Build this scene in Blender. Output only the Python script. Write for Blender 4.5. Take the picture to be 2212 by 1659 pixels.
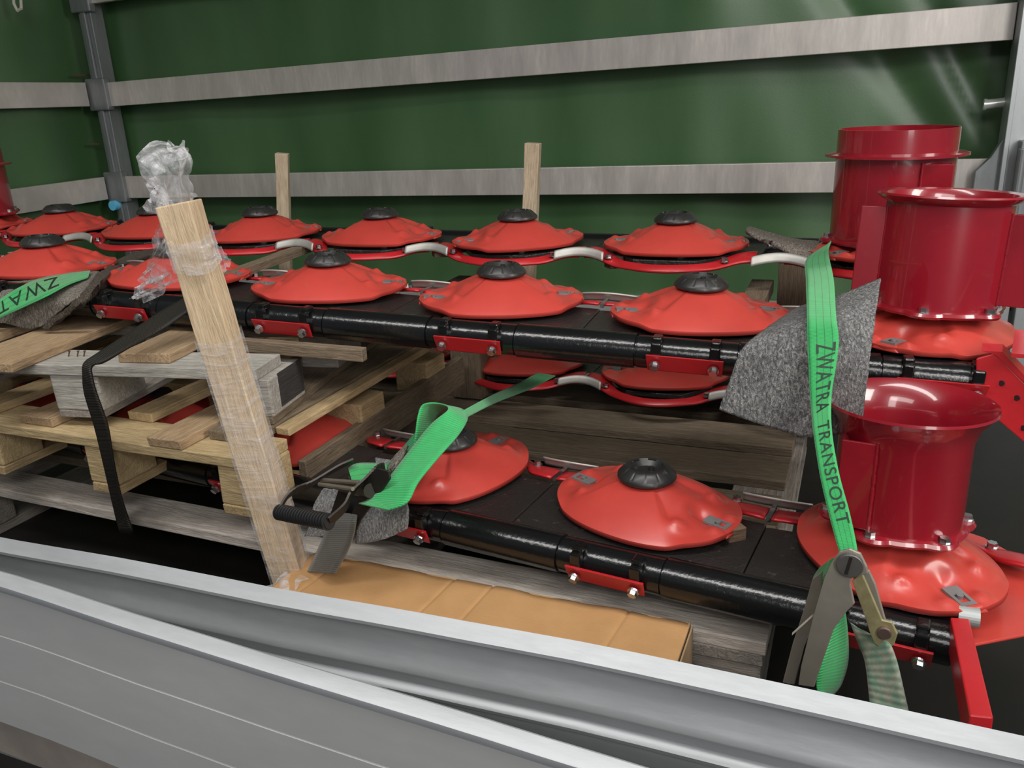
import bpy, math, random
from math import sin, cos, pi, radians, sqrt
from mathutils import Vector, Matrix
random.seed(7)
for o in list(bpy.data.objects): bpy.data.objects.remove(o)
scn = bpy.context.scene
COL = scn.collection
V = Vector

# ------------------------------------------------------------------ camera
CH = 0.934                      # camera height over the truck bed (m)
F = 1801.0; YAW, PITCH, ROLL = radians(23.10), radians(18.76), radians(-2.78)
FW = V((-sin(YAW)*cos(PITCH), cos(YAW)*cos(PITCH), -sin(PITCH)))
R0 = V((cos(YAW), sin(YAW), 0)); U0 = R0.cross(FW)
RT = cos(ROLL)*R0 + sin(ROLL)*U0
UP = -sin(ROLL)*R0 + cos(ROLL)*U0
cd = bpy.data.cameras.new('camera'); cam = bpy.data.objects.new('camera', cd); COL.objects.link(cam)
cam.matrix_world = Matrix(((RT.x, UP.x, -FW.x, 0), (RT.y, UP.y, -FW.y, 0), (RT.z, UP.z, -FW.z, CH), (0, 0, 0, 1)))
cd.sensor_width = 36.0; cd.lens = F/2212*36.0; cd.clip_start = 0.02
scn.camera = cam

# ------------------------------------------------------------------ world, lights, exposure
w = bpy.data.worlds.new('world'); scn.world = w; w.use_nodes = True
bg = w.node_tree.nodes['Background']; bg.inputs[0].default_value = (0.80, 0.90, 1.0, 1); bg.inputs[1].default_value = 0.085
def area(name, loc, target, sx, sy, power, colour):
    l = bpy.data.lights.new(name, 'AREA'); l.shape = 'RECTANGLE'; l.size = sx; l.size_y = sy; l.energy = power; l.color = colour
    o = bpy.data.objects.new(name, l); COL.objects.link(o); o.location = loc
    o.rotation_euler = (V(target)-V(loc)).to_track_quat('-Z', 'Y').to_euler(); return o
area('hall_or_added_light', (-0.2, 0.35, 3.3), (-0.6, 1.4, 0.4), 5.0, 0.45, 80, (1.0, 0.98, 0.95))
area('hall_or_added_light', (0.6, -1.9, 2.8), (-0.7, 1.8, 0.5), 2.6, 0.8, 34, (1.0, 0.97, 0.93))
area('hall_or_added_light', (1.55, -1.7, 1.75), (0.1, 1.4, 0.6), 0.8, 2.4, 34, (1.0, 0.97, 0.95))  # tall panel added so the drums mirror a bright vertical band
area('hall_or_added_light', (2.5, 0.9, 2.2), (-0.4, 2.8, 0.9), 0.9, 1.4, 50, (1.0, 0.94, 0.88))  # added in place of light from the open rear, brightens the right laths
scn.view_settings.view_transform = 'Standard'; scn.view_settings.look = 'None'
scn.view_settings.exposure = 0.35; scn.view_settings.gamma = 1.0

# ------------------------------------------------------------------ helpers
def pt(x, y, Y=None, z=None, X=None):
    """point of the place seen at photograph pixel (x, y) on the plane Y=, z= or X="""
    d = FW + RT*((x-1106)/F) - UP*((y-829.5)/F)
    if Y is not None: k = Y/d.y
    elif z is not None: k = (z-CH)/d.z
    else: k = X/d.x
    return V((0, 0, CH)) + d*k

class MB:
    def __init__(s): s.v = []; s.f = []; s.uv = None
    def add(s, vs, fs):
        n = len(s.v); s.v += [tuple(v) for v in vs]; s.f += [tuple(i+n for i in f) for f in fs]; return s
    def hexa(s, p):      # 8 points: bottom 4 ccw, top 4 ccw
        return s.add(p, [(3, 2, 1, 0), (4, 5, 6, 7), (0, 1, 5, 4), (1, 2, 6, 5), (2, 3, 7, 6), (3, 0, 4, 7)])
    def box(s, x0, x1, y0, y1, z0, z1):
        return s.hexa([(x0, y0, z0), (x1, y0, z0), (x1, y1, z0), (x0, y1, z0), (x0, y0, z1), (x1, y0, z1), (x1, y1, z1), (x0, y1, z1)])
    def bar(s, p, q, wv, hv):     # box from p to q, half-size vectors wv, hv
        p, q, wv, hv = V(p), V(q), V(wv), V(hv)
        return s.hexa([p-wv-hv, p+wv-hv, q+wv-hv, q-wv-hv, p-wv+hv, p+wv+hv, q+wv+hv, q-wv+hv])
    def prism(s, poly, z0, z1):
        n = len(poly)
        return s.add([(x, y, z0) for x, y in poly]+[(x, y, z1) for x, y in poly],
                     [tuple(range(n-1, -1, -1)), tuple(range(n, 2*n))]+[(i, (i+1) % n, n+(i+1) % n, n+i) for i in range(n)])
    def extrude(s, poly, a, b):   # polygon of 3-D points a-plane offset vectors a,b
        n = len(poly); a, b = V(a), V(b)
        return s.add([V(p)+a for p in poly]+[V(p)+b for p in poly],
                     [tuple(range(n-1, -1, -1)), tuple(range(n, 2*n))]+[(i, (i+1) % n, n+(i+1) % n, n+i) for i in range(n)])
    def tube(s, p, q, r0, r1=None, n=16, cap=True):
        p, q = V(p), V(q); r1 = r0 if r1 is None else r1
        d = (q-p).normalized(); a = d.orthogonal().normalized(); b = d.cross(a)
        vs = [p+(a*cos(2*pi*i/n)+b*sin(2*pi*i/n))*r0 for i in range(n)]+[q+(a*cos(2*pi*i/n)+b*sin(2*pi*i/n))*r1 for i in range(n)]
        fs = [(i, (i+1) % n, n+(i+1) % n, n+i) for i in range(n)]
        if cap: fs += [tuple(range(n-1, -1, -1)), tuple(range(n, 2*n))]
        return s.add(vs, fs)
    def lathe(s, prof, n=48, c=(0, 0, 0), lobes=None):
        vs = []
        for r, z in prof:
            for i in range(n):
                a = 2*pi*i/n; rr = r*(1+(lobes(a, r, z) if lobes else 0)); vs.append((c[0]+rr*cos(a), c[1]+rr*sin(a), c[2]+z))
        fs = []
        for k in range(len(prof)-1):
            for i in range(n):
                j = (i+1) % n; fs.append((k*n+i, k*n+j, (k+1)*n+j, (k+1)*n+i))
        return s.add(vs, fs)
    def grid(s, fn, nu, nv, closed=False):
        vs = [fn(i/nu, j/nv) for j in range(nv+1) for i in range(nu+(0 if closed else 1))]
        m = nu if closed else nu+1; fs = []
        for j in range(nv):
            for i in range(nu):
                k = (i+1) % m; fs.append((j*m+i, j*m+k, (j+1)*m+k, (j+1)*m+i))
        return s.add(vs, fs)
    def xf(s, M): s.v = [tuple(M @ V(v)) for v in s.v]; return s
    def build(s, name, mat, parent=None, smooth=False, bevel=0, solid=0, loc=None, rot=None):
        me = bpy.data.meshes.new(name); me.from_pydata(s.v, [], s.f); me.materials.append(mat)
        me.validate(); me.update()
        if smooth:
            for p in me.polygons: p.use_smooth = True
            try: me.set_sharp_from_angle(angle=radians(40))
            except Exception: pass
        if s.uv:
            ul = me.uv_layers.new(name='UVMap')
            for l in me.loops: ul.data[l.index].uv = s.uv[l.vertex_index]
        o = bpy.data.objects.new(name, me); COL.objects.link(o)
        if parent: o.parent = parent
        if loc: o.location = loc
        if rot: o.rotation_euler = rot
        if solid:
            m = o.modifiers.new('solid', 'SOLIDIFY'); m.thickness = solid; m.offset = 0
        if bevel:
            m = o.modifiers.new('bevel', 'BEVEL'); m.width = bevel; m.segments = 2; m.limit_method = 'ANGLE'; m.angle_limit = radians(35)
        return o
def tag(o, label=None, cat=None, group=None, kind=None):
    if label: o['label'] = label
    if cat: o['category'] = cat
    if group: o['group'] = group
    if kind: o['kind'] = kind
    return o
def empty(name, loc, label, cat, group=None, rot=(0, 0, 0)):
    o = bpy.data.objects.new(name, None); COL.objects.link(o); o.location = loc; o.rotation_euler = rot
    o.empty_display_size = .05
    return tag(o, label, cat, group)

# ------------------------------------------------------------------ materials
def mat(name):
    m = bpy.data.materials.new(name); m.use_nodes = True; nt = m.node_tree
    return m, nt, nt.nodes['Principled BSDF']
def N(nt, t, **k):
    n = nt.nodes.new(t)
    for a, b in k.items(): setattr(n, a, b)
    return n
def coords(nt, scale=(1, 1, 1), kind='Object', rnd=False):
    tc = N(nt, 'ShaderNodeTexCoord'); mp = N(nt, 'ShaderNodeMapping'); mp.inputs['Scale'].default_value = scale
    nt.links.new(tc.outputs[kind], mp.inputs['Vector'])
    if rnd:
        oi = N(nt, 'ShaderNodeObjectInfo'); mu = N(nt, 'ShaderNodeMath', operation='MULTIPLY'); mu.inputs[1].default_value = 40
        nt.links.new(oi.outputs['Random'], mu.inputs[0])
        cx = N(nt, 'ShaderNodeCombineXYZ')
        for i in range(3): nt.links.new(mu.outputs[0], cx.inputs[i])
        nt.links.new(cx.outputs[0], mp.inputs['Location'])
    return mp.outputs[0]
def noise(nt, vec, scale, detail=3, rough=.5, dist=0):
    n = N(nt, 'ShaderNodeTexNoise'); n.inputs['Scale'].default_value = scale; n.inputs['Detail'].default_value = detail
    n.inputs['Roughness'].default_value = rough; n.inputs['Distortion'].default_value = dist
    nt.links.new(vec, n.inputs['Vector']); return n.outputs['Fac']
def ramp(nt, fac, stops):
    r = N(nt, 'ShaderNodeValToRGB'); e = r.color_ramp.elements
    while len(e) < len(stops): e.new(.5)
    for i, (p, c) in enumerate(stops):
        e[i].position = p; e[i].color = tuple(c)+(1,) if len(c) == 3 else c
    nt.links.new(fac, r.inputs[0]); return r.outputs[0]
def mix(nt, f, a, b, mode='MIX'):
    m = N(nt, 'ShaderNodeMix', data_type='RGBA', blend_type=mode)
    for s, x in ((0, f), (6, a), (7, b)):
        if hasattr(x, 'links'): nt.links.new(x, m.inputs[s])
        else: m.inputs[s].default_value = x if s == 0 else tuple(x)+(1,)
    return m.outputs[2]
def bump(nt, b, h, strength=.3, dist=.01):
    n = N(nt, 'ShaderNodeBump'); n.inputs['Strength'].default_value = strength; n.inputs['Distance'].default_value = dist
    nt.links.new(h, n.inputs['Height']); nt.links.new(n.outputs[0], b.inputs['Normal'])
def gray(a, b): return [(a, (0, 0, 0)), (b, (1, 1, 1))]

def paint(name, col, rough=.38, coat=.3, wear=.06, dirt=(.25, .16, .1), bumpy=.05):
    m, nt, b = mat(name); c = coords(nt, rnd=True)
    n1 = noise(nt, c, 9, 4, .6); n2 = noise(nt, c, 60, 3, .6)
    f = ramp(nt, n2, gray(.62, .74)); c1 = mix(nt, ramp(nt, n1, gray(.3, .75)), [x*.88 for x in col], [min(1, x*1.08) for x in col])
    mm = N(nt, 'ShaderNodeMath', operation='MULTIPLY'); nt.links.new(f, mm.inputs[0]); mm.inputs[1].default_value = wear
    nt.links.new(mix(nt, mm.outputs[0], c1, dirt), b.inputs['Base Color'])
    b.inputs['Roughness'].default_value = rough; b.inputs['Coat Weight'].default_value = coat; b.inputs['Coat Roughness'].default_value = .2
    bump(nt, b, noise(nt, c, 140, 2), bumpy, .002); return m
def wood(name, c1, c2, c3, axis='x', stain=(.2, .2, .2), st=.3):
    m, nt, b = mat(name); k = {'x': (1.5, 16, 16), 'y': (16, 1.5, 16), 'z': (16, 16, 1.5)}[axis]
    c = coords(nt, k, rnd=True); cc = coords(nt, (1, 1, 1), rnd=True)
    g = noise(nt, c, 5, 6, .65, 1.0); g2 = noise(nt, c, 22, 3, .6)
    col = ramp(nt, g, [(.28, c1), (.5, c2), (.72, c3)])
    col = mix(nt, .42, col, ramp(nt, g2, [(.35, [x*.55 for x in c2]), (.6, c3)]))
    s = noise(nt, cc, 7, 5, .65); col = mix(nt, ramp(nt, s, [(.45, (0, 0, 0)), (.75, (st, st, st))]), col, stain)
    nt.links.new(col, b.inputs['Base Color']); b.inputs['Roughness'].default_value = .8
    bump(nt, b, g, .7, .006); return m
def metal(name, col, rough=.35, metallic=.9, streak=(1, 1, 1), var=.25, sc=6):
    m, nt, b = mat(name); c = coords(nt, streak, rnd=True)
    n1 = noise(nt, c, sc, 6, .65); n2 = noise(nt, c, sc*6, 3, .6)
    a = mix(nt, n2, [x*(1-var) for x in col], [min(1, x*(1+var)) for x in col])
    nt.links.new(mix(nt, ramp(nt, n1, gray(.35, .7)), [x*(1-var) for x in col], a), b.inputs['Base Color'])
    b.inputs['Metallic'].default_value = metallic
    r = N(nt, 'ShaderNodeMapRange'); nt.links.new(n1, r.inputs[0]); r.inputs[3].default_value = rough-.1; r.inputs[4].default_value = rough+.15
    nt.links.new(r.outputs[0], b.inputs['Roughness']); bump(nt, b, n2, .08, .002); return m

RED = paint('disc_red', (.52, .055, .042), .36, .3, .14)
REDD = paint('deep_red', (.27, .006, .016), .30, .9, .05, bumpy=.02)
REDD.node_tree.nodes['Principled BSDF'].inputs['Coat Roughness'].default_value = .07
REDB = paint('bright_red', (.48, .014, .020), .38, .3, .05)
BLK = paint('gloss_black', (.006, .0065, .007), .20, .25, .0, bumpy=.25)
BLKT = paint('textured_black', (.018, .016, .015), .45, .2, .5, (.10, .085, .07), 1.0)
CAPM = paint('cap_black', (.020, .020, .019), .42, .12, .35, (.16, .15, .13))
STEEL = metal('zinc_steel', (.62, .63, .65), .25, 1.0)
GALV = metal('guard_steel', (.55, .54, .50), .5, .6)
CLIPM = metal('clip_grey', (.30, .30, .30), .5, .5)
ALU = metal('aluminium', (.40, .415, .43), .42, .35, (1.2, 6, 6), .16, 4)
ALUF = metal('aluminium_dull', (.52, .525, .51), .50, .35, (.7, 2, 2), .11, 3)
RAILM = metal('rail_aluminium', (.70, .66, .62), .42, .45, (6, 2, 1.2), .26, 2.6)
POSTM = metal('post_steel', (.30, .32, .33), .45, .6, (3, 3, .5), .25)
GREYW = [(.15, .13, .11), (.27, .24, .21), (.40, .37, .33)]
W_GREY = wood('weathered_wood_x', *GREYW, 'x', (.15, .12, .10), .3)
W_GREYY = wood('weathered_wood_y', *GREYW, 'y', (.15, .12, .10), .3)
W_TAN = wood('tan_wood_y', (.24, .15, .075), (.38, .25, .14), (.48, .35, .21), 'y', (.22, .17, .12), .4)
W_YEL = wood('fresh_wood_x', (.38, .27, .12), (.52, .38, .19), (.62, .48, .28), 'x', (.28, .20, .10), .5)
W_YELY = wood('fresh_wood_y', (.32, .22, .10), (.48, .34, .17), (.56, .42, .24), 'y', (.25, .18, .10), .5)
W_DECK = wood('deck_wood_x', (.12, .09, .06), (.20, .155, .10), (.28, .22, .155), 'x', (.12, .09, .07), .4)
W_STAKE = wood('stake_wood', (.50, .36, .21), (.62, .46, .29), (.70, .55, .37), 'z', (.42, .30, .18), .3)
W_STK2 = wood('pale_stake_wood', (.38, .28, .18), (.52, .41, .28), (.62, .52, .38), 'z', (.30, .22, .15), .3)
W_BRNY = wood('brown_wood_y', (.09, .065, .04), (.17, .125, .08), (.26, .20, .13), 'y', (.07, .055, .04), .5)
W_PALE = wood('pale_grey_wood', (.22, .20, .18), (.38, .36, .32), (.52, .50, .45), 'x', (.24, .21, .18), .5)
W_WEDGE = wood('wedge_wood', (.10, .055, .03), (.17, .10, .055), (.24, .15, .09), 'x')
W_PLANK = wood('front_plank_wood', (.38, .33, .29), (.56, .50, .44), (.68, .63, .57), 'x', (.22, .17, .14), .45)
W_DARK = wood('dark_wood', (.02, .02, .02), (.03, .03, .03), (.05, .045, .04), 'y')

def m_tarp():
    m, nt, b = mat('green_tarp'); c = coords(nt, (1.6, 1, .35)); c2 = coords(nt)
    n1 = noise(nt, c, 2.2, 4, .55); n2 = noise(nt, c2, 180, 2)
    nt.links.new(ramp(nt, n1, [(.3, (.040, .110, .036)), (.7, (.068, .150, .060))]), b.inputs['Base Color'])
    b.inputs['Roughness'].default_value = .42; b.inputs['Coat Weight'].default_value = .6; b.inputs['Coat Roughness'].default_value = .38
    bump(nt, b, n2, .12, .002); return m
TARP = m_tarp()
def m_floor():
    m, nt, b = mat('bed_floor'); c = coords(nt)
    nt.links.new(ramp(nt, noise(nt, c, 6, 5, .6), [(.3, (.004, .0035, .003)), (.75, (.014, .011, .009))]), b.inputs['Base Color'])
    b.inputs['Roughness'].default_value = .6; return m
FLOORM = m_floor()
def m_felt(name, a, bcol, cc, sc=260):
    m, nt, b = mat(name); c = coords(nt, (1, 1, .45), rnd=True); n1 = noise(nt, c, sc, 3, .75, .6); n2 = noise(nt, c, 14, 3)
    col = ramp(nt, n1, [(.36, a), (.5, bcol), (.66, cc)])
    nt.links.new(mix(nt, ramp(nt, n2, [(.3, (0, 0, 0)), (.8, (.35, .35, .35))]), col, [x*.6 for x in bcol]), b.inputs['Base Color'])
    b.inputs['Roughness'].default_value = .95; bump(nt, b, n1, .9, .006); return m
FELT = m_felt('grey_felt', (.07, .07, .072), (.17, .17, .17), (.38, .375, .36))
FELTW = m_felt('brown_grey_felt', (.07, .06, .05), (.22, .19, .16), (.40, .36, .31))
FELTL = m_felt('light_felt', (.12, .12, .12), (.24, .24, .24), (.42, .42, .42))
def m_strap(name, base, dark, ribs=4, weave=500, faded=0):
    m, nt, b = mat(name); tc = N(nt, 'ShaderNodeTexCoord'); sp = N(nt, 'ShaderNodeSeparateXYZ'); nt.links.new(tc.outputs['UV'], sp.inputs[0])
    def wave(src, f, lo, hi):
        a = N(nt, 'ShaderNodeMath', operation='MULTIPLY'); a.inputs[1].default_value = f; nt.links.new(src, a.inputs[0])
        s = N(nt, 'ShaderNodeMath', operation='SINE'); nt.links.new(a.outputs[0], s.inputs[0])
        r = N(nt, 'ShaderNodeMapRange'); nt.links.new(s.outputs[0], r.inputs[0]); r.inputs[1].default_value = lo; r.inputs[2].default_value = hi; return r.outputs[0]
    line = wave(sp.outputs[0], 2*pi*ribs, .93, .99); wv = wave(sp.outputs[1], 2*pi*weave, -1, 1)
    c = coords(nt, rnd=True); n1 = noise(nt, c, 60, 3)
    col = mix(nt, n1, [x*.8 for x in base], [min(1, x*1.15) for x in base])
    if faded: col = mix(nt, ramp(nt, noise(nt, c, 90, 4, .7), gray(.45, .6)), col, (.30, .29, .22))
    col = mix(nt, line, col, dark) if ribs else col
    col = mix(nt, wv, col, mix(nt, .35, col, dark)); nt.links.new(col, b.inputs['Base Color'])
    b.inputs['Roughness'].default_value = .6; b.inputs['Sheen Weight'].default_value = .3; bump(nt, b, wv, .5, .0015); return m
STRAP = m_strap('green_webbing', (.030, .46, .115), (.008, .16, .05))
STRAPP = m_strap('plain_green_webbing', (.025, .42, .11), (.008, .17, .05), 0, 220)
WEBD = m_strap('dirty_webbing', (.10, .10, .085), (.02, .02, .018), 0, 230)
WEBG = m_strap('faded_webbing', (.16, .27, .19), (.07, .10, .07), 0, 110, 1)
WEBK = m_strap('black_webbing', (.018, .015, .011), (.006, .005, .004), 0, 300)
WEBK.node_tree.nodes['Principled BSDF'].inputs['Sheen Weight'].default_value = 0
RATM = metal('old_zinc', (.40, .37, .31), .45, .6, (1, 1, 1), .2)
RATY = metal('yellow_zinc', (.42, .38, .20), .5, .5, (1, 1, 1), .3, 20)
RATK = metal('dark_steel', (.055, .048, .042), .4, .7)
def m_plain(name, col, rough=.5, metallic=0):
    m, nt, b = mat(name); c = coords(nt, rnd=True)
    nt.links.new(mix(nt, noise(nt, c, 30, 3), [x*.85 for x in col], [min(1, x*1.1) for x in col]), b.inputs['Base Color'])
    b.inputs['Roughness'].default_value = rough; b.inputs['Metallic'].default_value = metallic; return m
RUB = m_plain('grip_rubber', (.022, .022, .023), .4)
INK = m_plain('black_print', (.008, .03, .015), .6)
RUST = m_plain('rusty_nail', (.10, .04, .02), .7)
BLUE = m_plain('blue_plastic', (.16, .62, 1.0), .25)
CREAM = m_plain('pale_plastic', (.55, .55, .45), .4)
def m_card():
    m, nt, b = mat('cardboard'); c = coords(nt); n1 = noise(nt, c, 25, 4, .6); n2 = noise(nt, coords(nt, (4, 60, 4)), 6, 2)
    nt.links.new(mix(nt, n1, (.40, .215, .085), (.50, .285, .12)), b.inputs['Base Color'])
    b.inputs['Roughness'].default_value = .75; bump(nt, b, n2, .15, .003); return m
CARD = m_card()
CARDE = m_plain('cardboard_edge', (.30, .20, .11), .9)
def m_film(name, sc, nsc, a0, a1, bs):
    m, nt, b = mat(name); out = nt.nodes['Material Output']
    n1 = noise(nt, coords(nt, sc), nsc, 4, .6, 1.0)
    b.inputs['Base Color'].default_value = (.80, .80, .82, 1); b.inputs['Roughness'].default_value = .15
    b.inputs['Specular IOR Level'].default_value = .9
    bump(nt, b, n1, bs, .01)
    tr = N(nt, 'ShaderNodeBsdfTransparent'); mx = N(nt, 'ShaderNodeMixShader')
    lw = N(nt, 'ShaderNodeLayerWeight'); lw.inputs[0].default_value = .4
    mr = N(nt, 'ShaderNodeMapRange'); nt.links.new(lw.outputs['Facing'], mr.inputs[0]); mr.inputs[3].default_value = a0; mr.inputs[4].default_value = a1
    ad = N(nt, 'ShaderNodeMath', operation='MULTIPLY'); rr = N(nt, 'ShaderNodeMapRange'); nt.links.new(n1, rr.inputs[0]); rr.inputs[1].default_value = .42; rr.inputs[2].default_value = .68; rr.inputs[3].default_value = .4; rr.inputs[4].default_value = 1.8
    nt.links.new(mr.outputs[0], ad.inputs[0]); nt.links.new(rr.outputs[0], ad.inputs[1]); ad.use_clamp = True
    nt.links.new(ad.outputs[0], mx.inputs[0]); nt.links.new(tr.outputs[0], mx.inputs[1]); nt.links.new(b.outputs[0], mx.inputs[2]); nt.links.new(mx.outputs[0], out.inputs[0]); return m
FILM = m_film('clear_film', (1, 1, 1), 26, .20, .65, .6)
FILM2 = m_film('stretch_film', (9, 9, 38), 1.6, .16, .30, .5)

# ------------------------------------------------------------------ the truck box
def struct(o): o['kind'] = 'structure'; return o
struct(MB().box(-3.35, 1.9, .60, 3.12, -.06, 0).build('floor', FLOORM))
def tarp_y(x, z):
    s = .014*sin(x*2.9+1+.5*sin(z*2))+.006*sin(x*6.3+z*1.9+sin(x*2.1)*2)+.0022*sin(x*15+z*5+3*sin(x*3+z))
    s += .022*math.exp(-((x+1.05+.10*z)/.16)**2) - .020*math.exp(-((x+.55)/.12)**2)
    s += .022*math.exp(-(((x-.28)+(z-.9)*.55)/.045)**2)*max(0, 1-abs(z-.95)*2.2) + .018*math.exp(-(((x-.10)+(z-.9)*.75)/.06)**2)
    return 3.05+s
struct(MB().grid(lambda u, v: (-3.30+u*5.2, tarp_y(-3.30+u*5.2, v*2.4), .0+v*2.4), 420, 90).build('wall_back', TARP, smooth=True))
struct(MB().grid(lambda u, v: (-3.28+.012*sin(u*17)+.01*sin(u*31+v*3), .62+u*2.45, v*2.4), 120, 30).build('wall_left', TARP, smooth=True))
struct(MB().box(-3.35, 1.9, 1.0, 3.12, 2.40, 2.43).build('ceiling', m_plain('roof_tarp', (.35, .38, .36), .7)))
def post(x, y, name, tops):
    m = MB().box(x-.035, x+.035, y-.02, y+.05, 0, 2.4); m.box(x-.012, x+.012, y-.032, y-.02, 0, 2.4)
    o = m.build(name, POSTM, bevel=.003)
    for z in tops:
        MB().box(x-.055, x+.055, y-.040, y-.0, z-.07, z+.065).build('rail_socket', POSTM, o, bevel=.006)
    return struct(o)
ZR = (.645, 1.045, 1.445)
post(-3.165, 2.95, 'trim_1', ZR)
# right stanchion with its latch plates
o = MB().box(.375, .44, 2.86, 2.96, 0, 2.4).box(.362, .376, 2.84, 2.97, 0, 2.4).box(.46, .62, 2.88, 2.96, 0, 2.4).build('trim_2', metal('stanchion', (.45, .48, .49), .4, .6, (3, 3, .5), .12), bevel=.002)
struct(o)
MB().extrude([(.30, 2.87, .50), (.37, 2.87, .50), (.37, 2.87, .78), (.335, 2.87, .71), (.30, 2.87, .67)], (0, 0, 0), (0, .035, 0)).build('hinge_plate', POSTM, o, bevel=.003)
MB().box(.40, .47, 2.80, 2.86, .40, .76).tube((.405, 2.80, .50), (.405, 2.80, .74), .012).build('latch', POSTM, o, bevel=.003)
struct(MB().box(-3.3, 1.9, 3.0, 3.04, 0, .215).build('trim_3', ALUF))
# horizontal laths behind the load (each lifts out of its sockets)
def rail(p, q, h, label, sag=0):
    p, q = V(p), V(q); n = 40; m = MB(); d = (q-p).normalized(); s = V((0, 0, 1)).cross(d)*.0125
    def ring(t):
        c = p.lerp(q, t); c.z += sag*4*t*(1-t)
        return [c-s+V((0, 0, -h/2)), c+s+V((0, 0, -h/2)), c+s+V((0, 0, h/2)), c-s+V((0, 0, h/2))]
    vs = [v for i in range(n+1) for v in ring(i/n)]
    fs = [(4*i+k, 4*i+(k+1) % 4, 4*i+4+(k+1) % 4, 4*i+4+k) for i in range(n) for k in range(4)]+[(3, 2, 1, 0), (4*n, 4*n+1, 4*n+2, 4*n+3)]
    return tag(m.add(vs, fs).build('side_rail', RAILM, bevel=.002), label, 'rail')
rail((-3.13, 2.945, ZR[0]-.005), (.36, 2.945, .655), .097, 'scuffed aluminium lath across the green back tarp, lowest, behind both small stakes')
rail((-3.13, 2.945, ZR[1]-.005), (.36, 2.945, 1.082), .100, 'bright scuffed aluminium lath crossing the middle of the green back tarp')
rail((-3.13, 2.945, ZR[2]+.012), (.36, 2.945, 1.52), .100, 'aluminium lath at the top left edge of the back tarp, mostly out of frame')
rail((-3.215, .66, .62), (-3.215, 2.90, .640), .10, 'dull aluminium lath on the left end wall, level with the discs')
rail((-3.215, .66, 1.05), (-3.215, 2.90, 1.045), .10, 'dull aluminium lath on the left end wall, above the shorter lower one')

# ------------------------------------------------------------------ near side: two dropside panels
def sweep(prof, path):
    """closed (dy, z) profile swept along path points (x, y, dz)"""
    n = len(prof); k = len(path); mb = MB()
    return mb.add([(x, y+a, z+dz) for x, y, dz in path for a, z in prof],
                  [tuple(range(n)), tuple(range(k*n-1, (k-1)*n-1, -1))]+[(j*n+i, (j+1)*n+i, (j+1)*n+(i+1) % n, j*n+(i+1) % n) for j in range(k-1) for i in range(n)])
def path(keys, y, x0, x1, n=60):
    out = []
    for i in range(n+1):
        x = x0+(x1-x0)*i/n; q = min(max(x, keys[0][0]), keys[-1][0]-1e-6)
        for (xa, za), (xb, zb) in zip(keys, keys[1:]):
            if xa <= q < xb: t = (q-xa)/(xb-xa); t = t*t*(3-2*t)*.3+t*.7; z = za+(zb-za)*t
        out.append((x, y, z))
    return out
X0, X1 = -2.2, 1.5
root = empty('dropside_panel', (-.5, .66, 0), 'inner aluminium dropside panel with a hollow ribbed outer face, behind the flat grey one', 'side panel')
L = lambda mb: mb.xf(Matrix.Translation(-root.location))
pa = path([(-2.2, -.045), (-1.065, -.025), (-.81, -.016), (-.596, -.013), (-.411, -.006), (-.203, 0), (-.028, -.001), (.16, -.004), (1.5, -.03)], .640, X0, X1)
pr = [(.014, .405), (.014, .409), (.017, .411), (.030, .4206), (.034, .417), (.034, .02), (.016, .02), (.016, .325), (.009, .326), (.008, .3305), (.010, .333), (.018, .336), (.018, .341), (.013, .350), (.0125, .353), (.016, .360), (.024, .372), (.0275, .380), (.0285, .388), (.027, .396), (.022, .401), (.016, .4035)]
L(sweep(pr, pa)).build('ribbed_face', ALU, root, smooth=True)
root = empty('dropside_panel', (-.5, .57, 0), 'nearest aluminium dropside panel, flat grey face with two thin grooves', 'side panel')
pa = path([(-2.2, .05), (-.914, .0), (-.676, -.017), (-.515, -.026), (-.438, -.030), (-.346, -.034), (-.195, -.043), (.2, -.07), (1.5, -.16)], .560, X0, X1)
pr = [(.020, .405), (.020, .189), (.002, .189), (.002, .2590), (.0036, .2605), (.0036, .2618), (.002, .2630), (.002, .3342), (.0036, .3355), (.0036, .3368), (.002, .3380), (.002, .405)]
L(sweep(pr, pa)).build('grooved_face', ALUF, root)
L(sweep([(0, .405), (-.002, .411), (-.0015, .415), (.001, .4165), (.015, .4215), (.018, .420), (.018, .404)], pa)).build('top_rail', ALU, root, smooth=True)
L(sweep([(.008, .190), (.012, .120), (.022, .120), (.022, .190)], pa)).build('bottom_rail', metal('dirty_aluminium', (.40, .35, .30), .55, .4), root)
tag(MB().tube((-1.10, .50, .15), (-1.00, .48, .09), .012).tube((-1.03, .48, .11), (-.92, .48, .03), .02).build('tarp_buckle', RATK), 'dark dirty buckle and fittings below the nearest panel, bottom left corner', 'buckle')

# ------------------------------------------------------------------ cutter bars
S = .40
def disc_R(a): return .127+.040*cos(a)**2
def sst(a, b, x):
    t = min(1, max(0, (x-a)/(b-a))); return t*t*(3-2*t)
def disc_z(x, y):
    r = sqrt(x*x+y*y); a = math.atan2(y, x); R = disc_R(a); t = min(1, max(0, (r/R-.25)/.75)); c = abs(cos(a))
    zs = -.050*(.50*t+.50*t*t); zl = -.044*(1-(1-t)**1.7); w = sst(.70, .84, c)
    z = -.012+zs*(1-w)+zl*w
    for sx in (-1, 1):
        for sy in (-1, 1):
            z += .0130*math.exp(-(((x-sx*.098)**2+(y-sy*.062)**2)/.00018))
            z -= .004*math.exp(-(((x-sx*.105)**2+(y-sy*.064)**2)/.00003))
            z += .008*math.exp(-(((x-sx*.148)**2+(y-sy*.027)**2)/.00012))
        z -= .016*math.exp(-(((x-sx*.110)/.027)**2+(y/.018)**2))
        z += .007*math.exp(-(((x-sx*.080)/.012)**2+(y/.024)**2))
    return z
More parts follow.
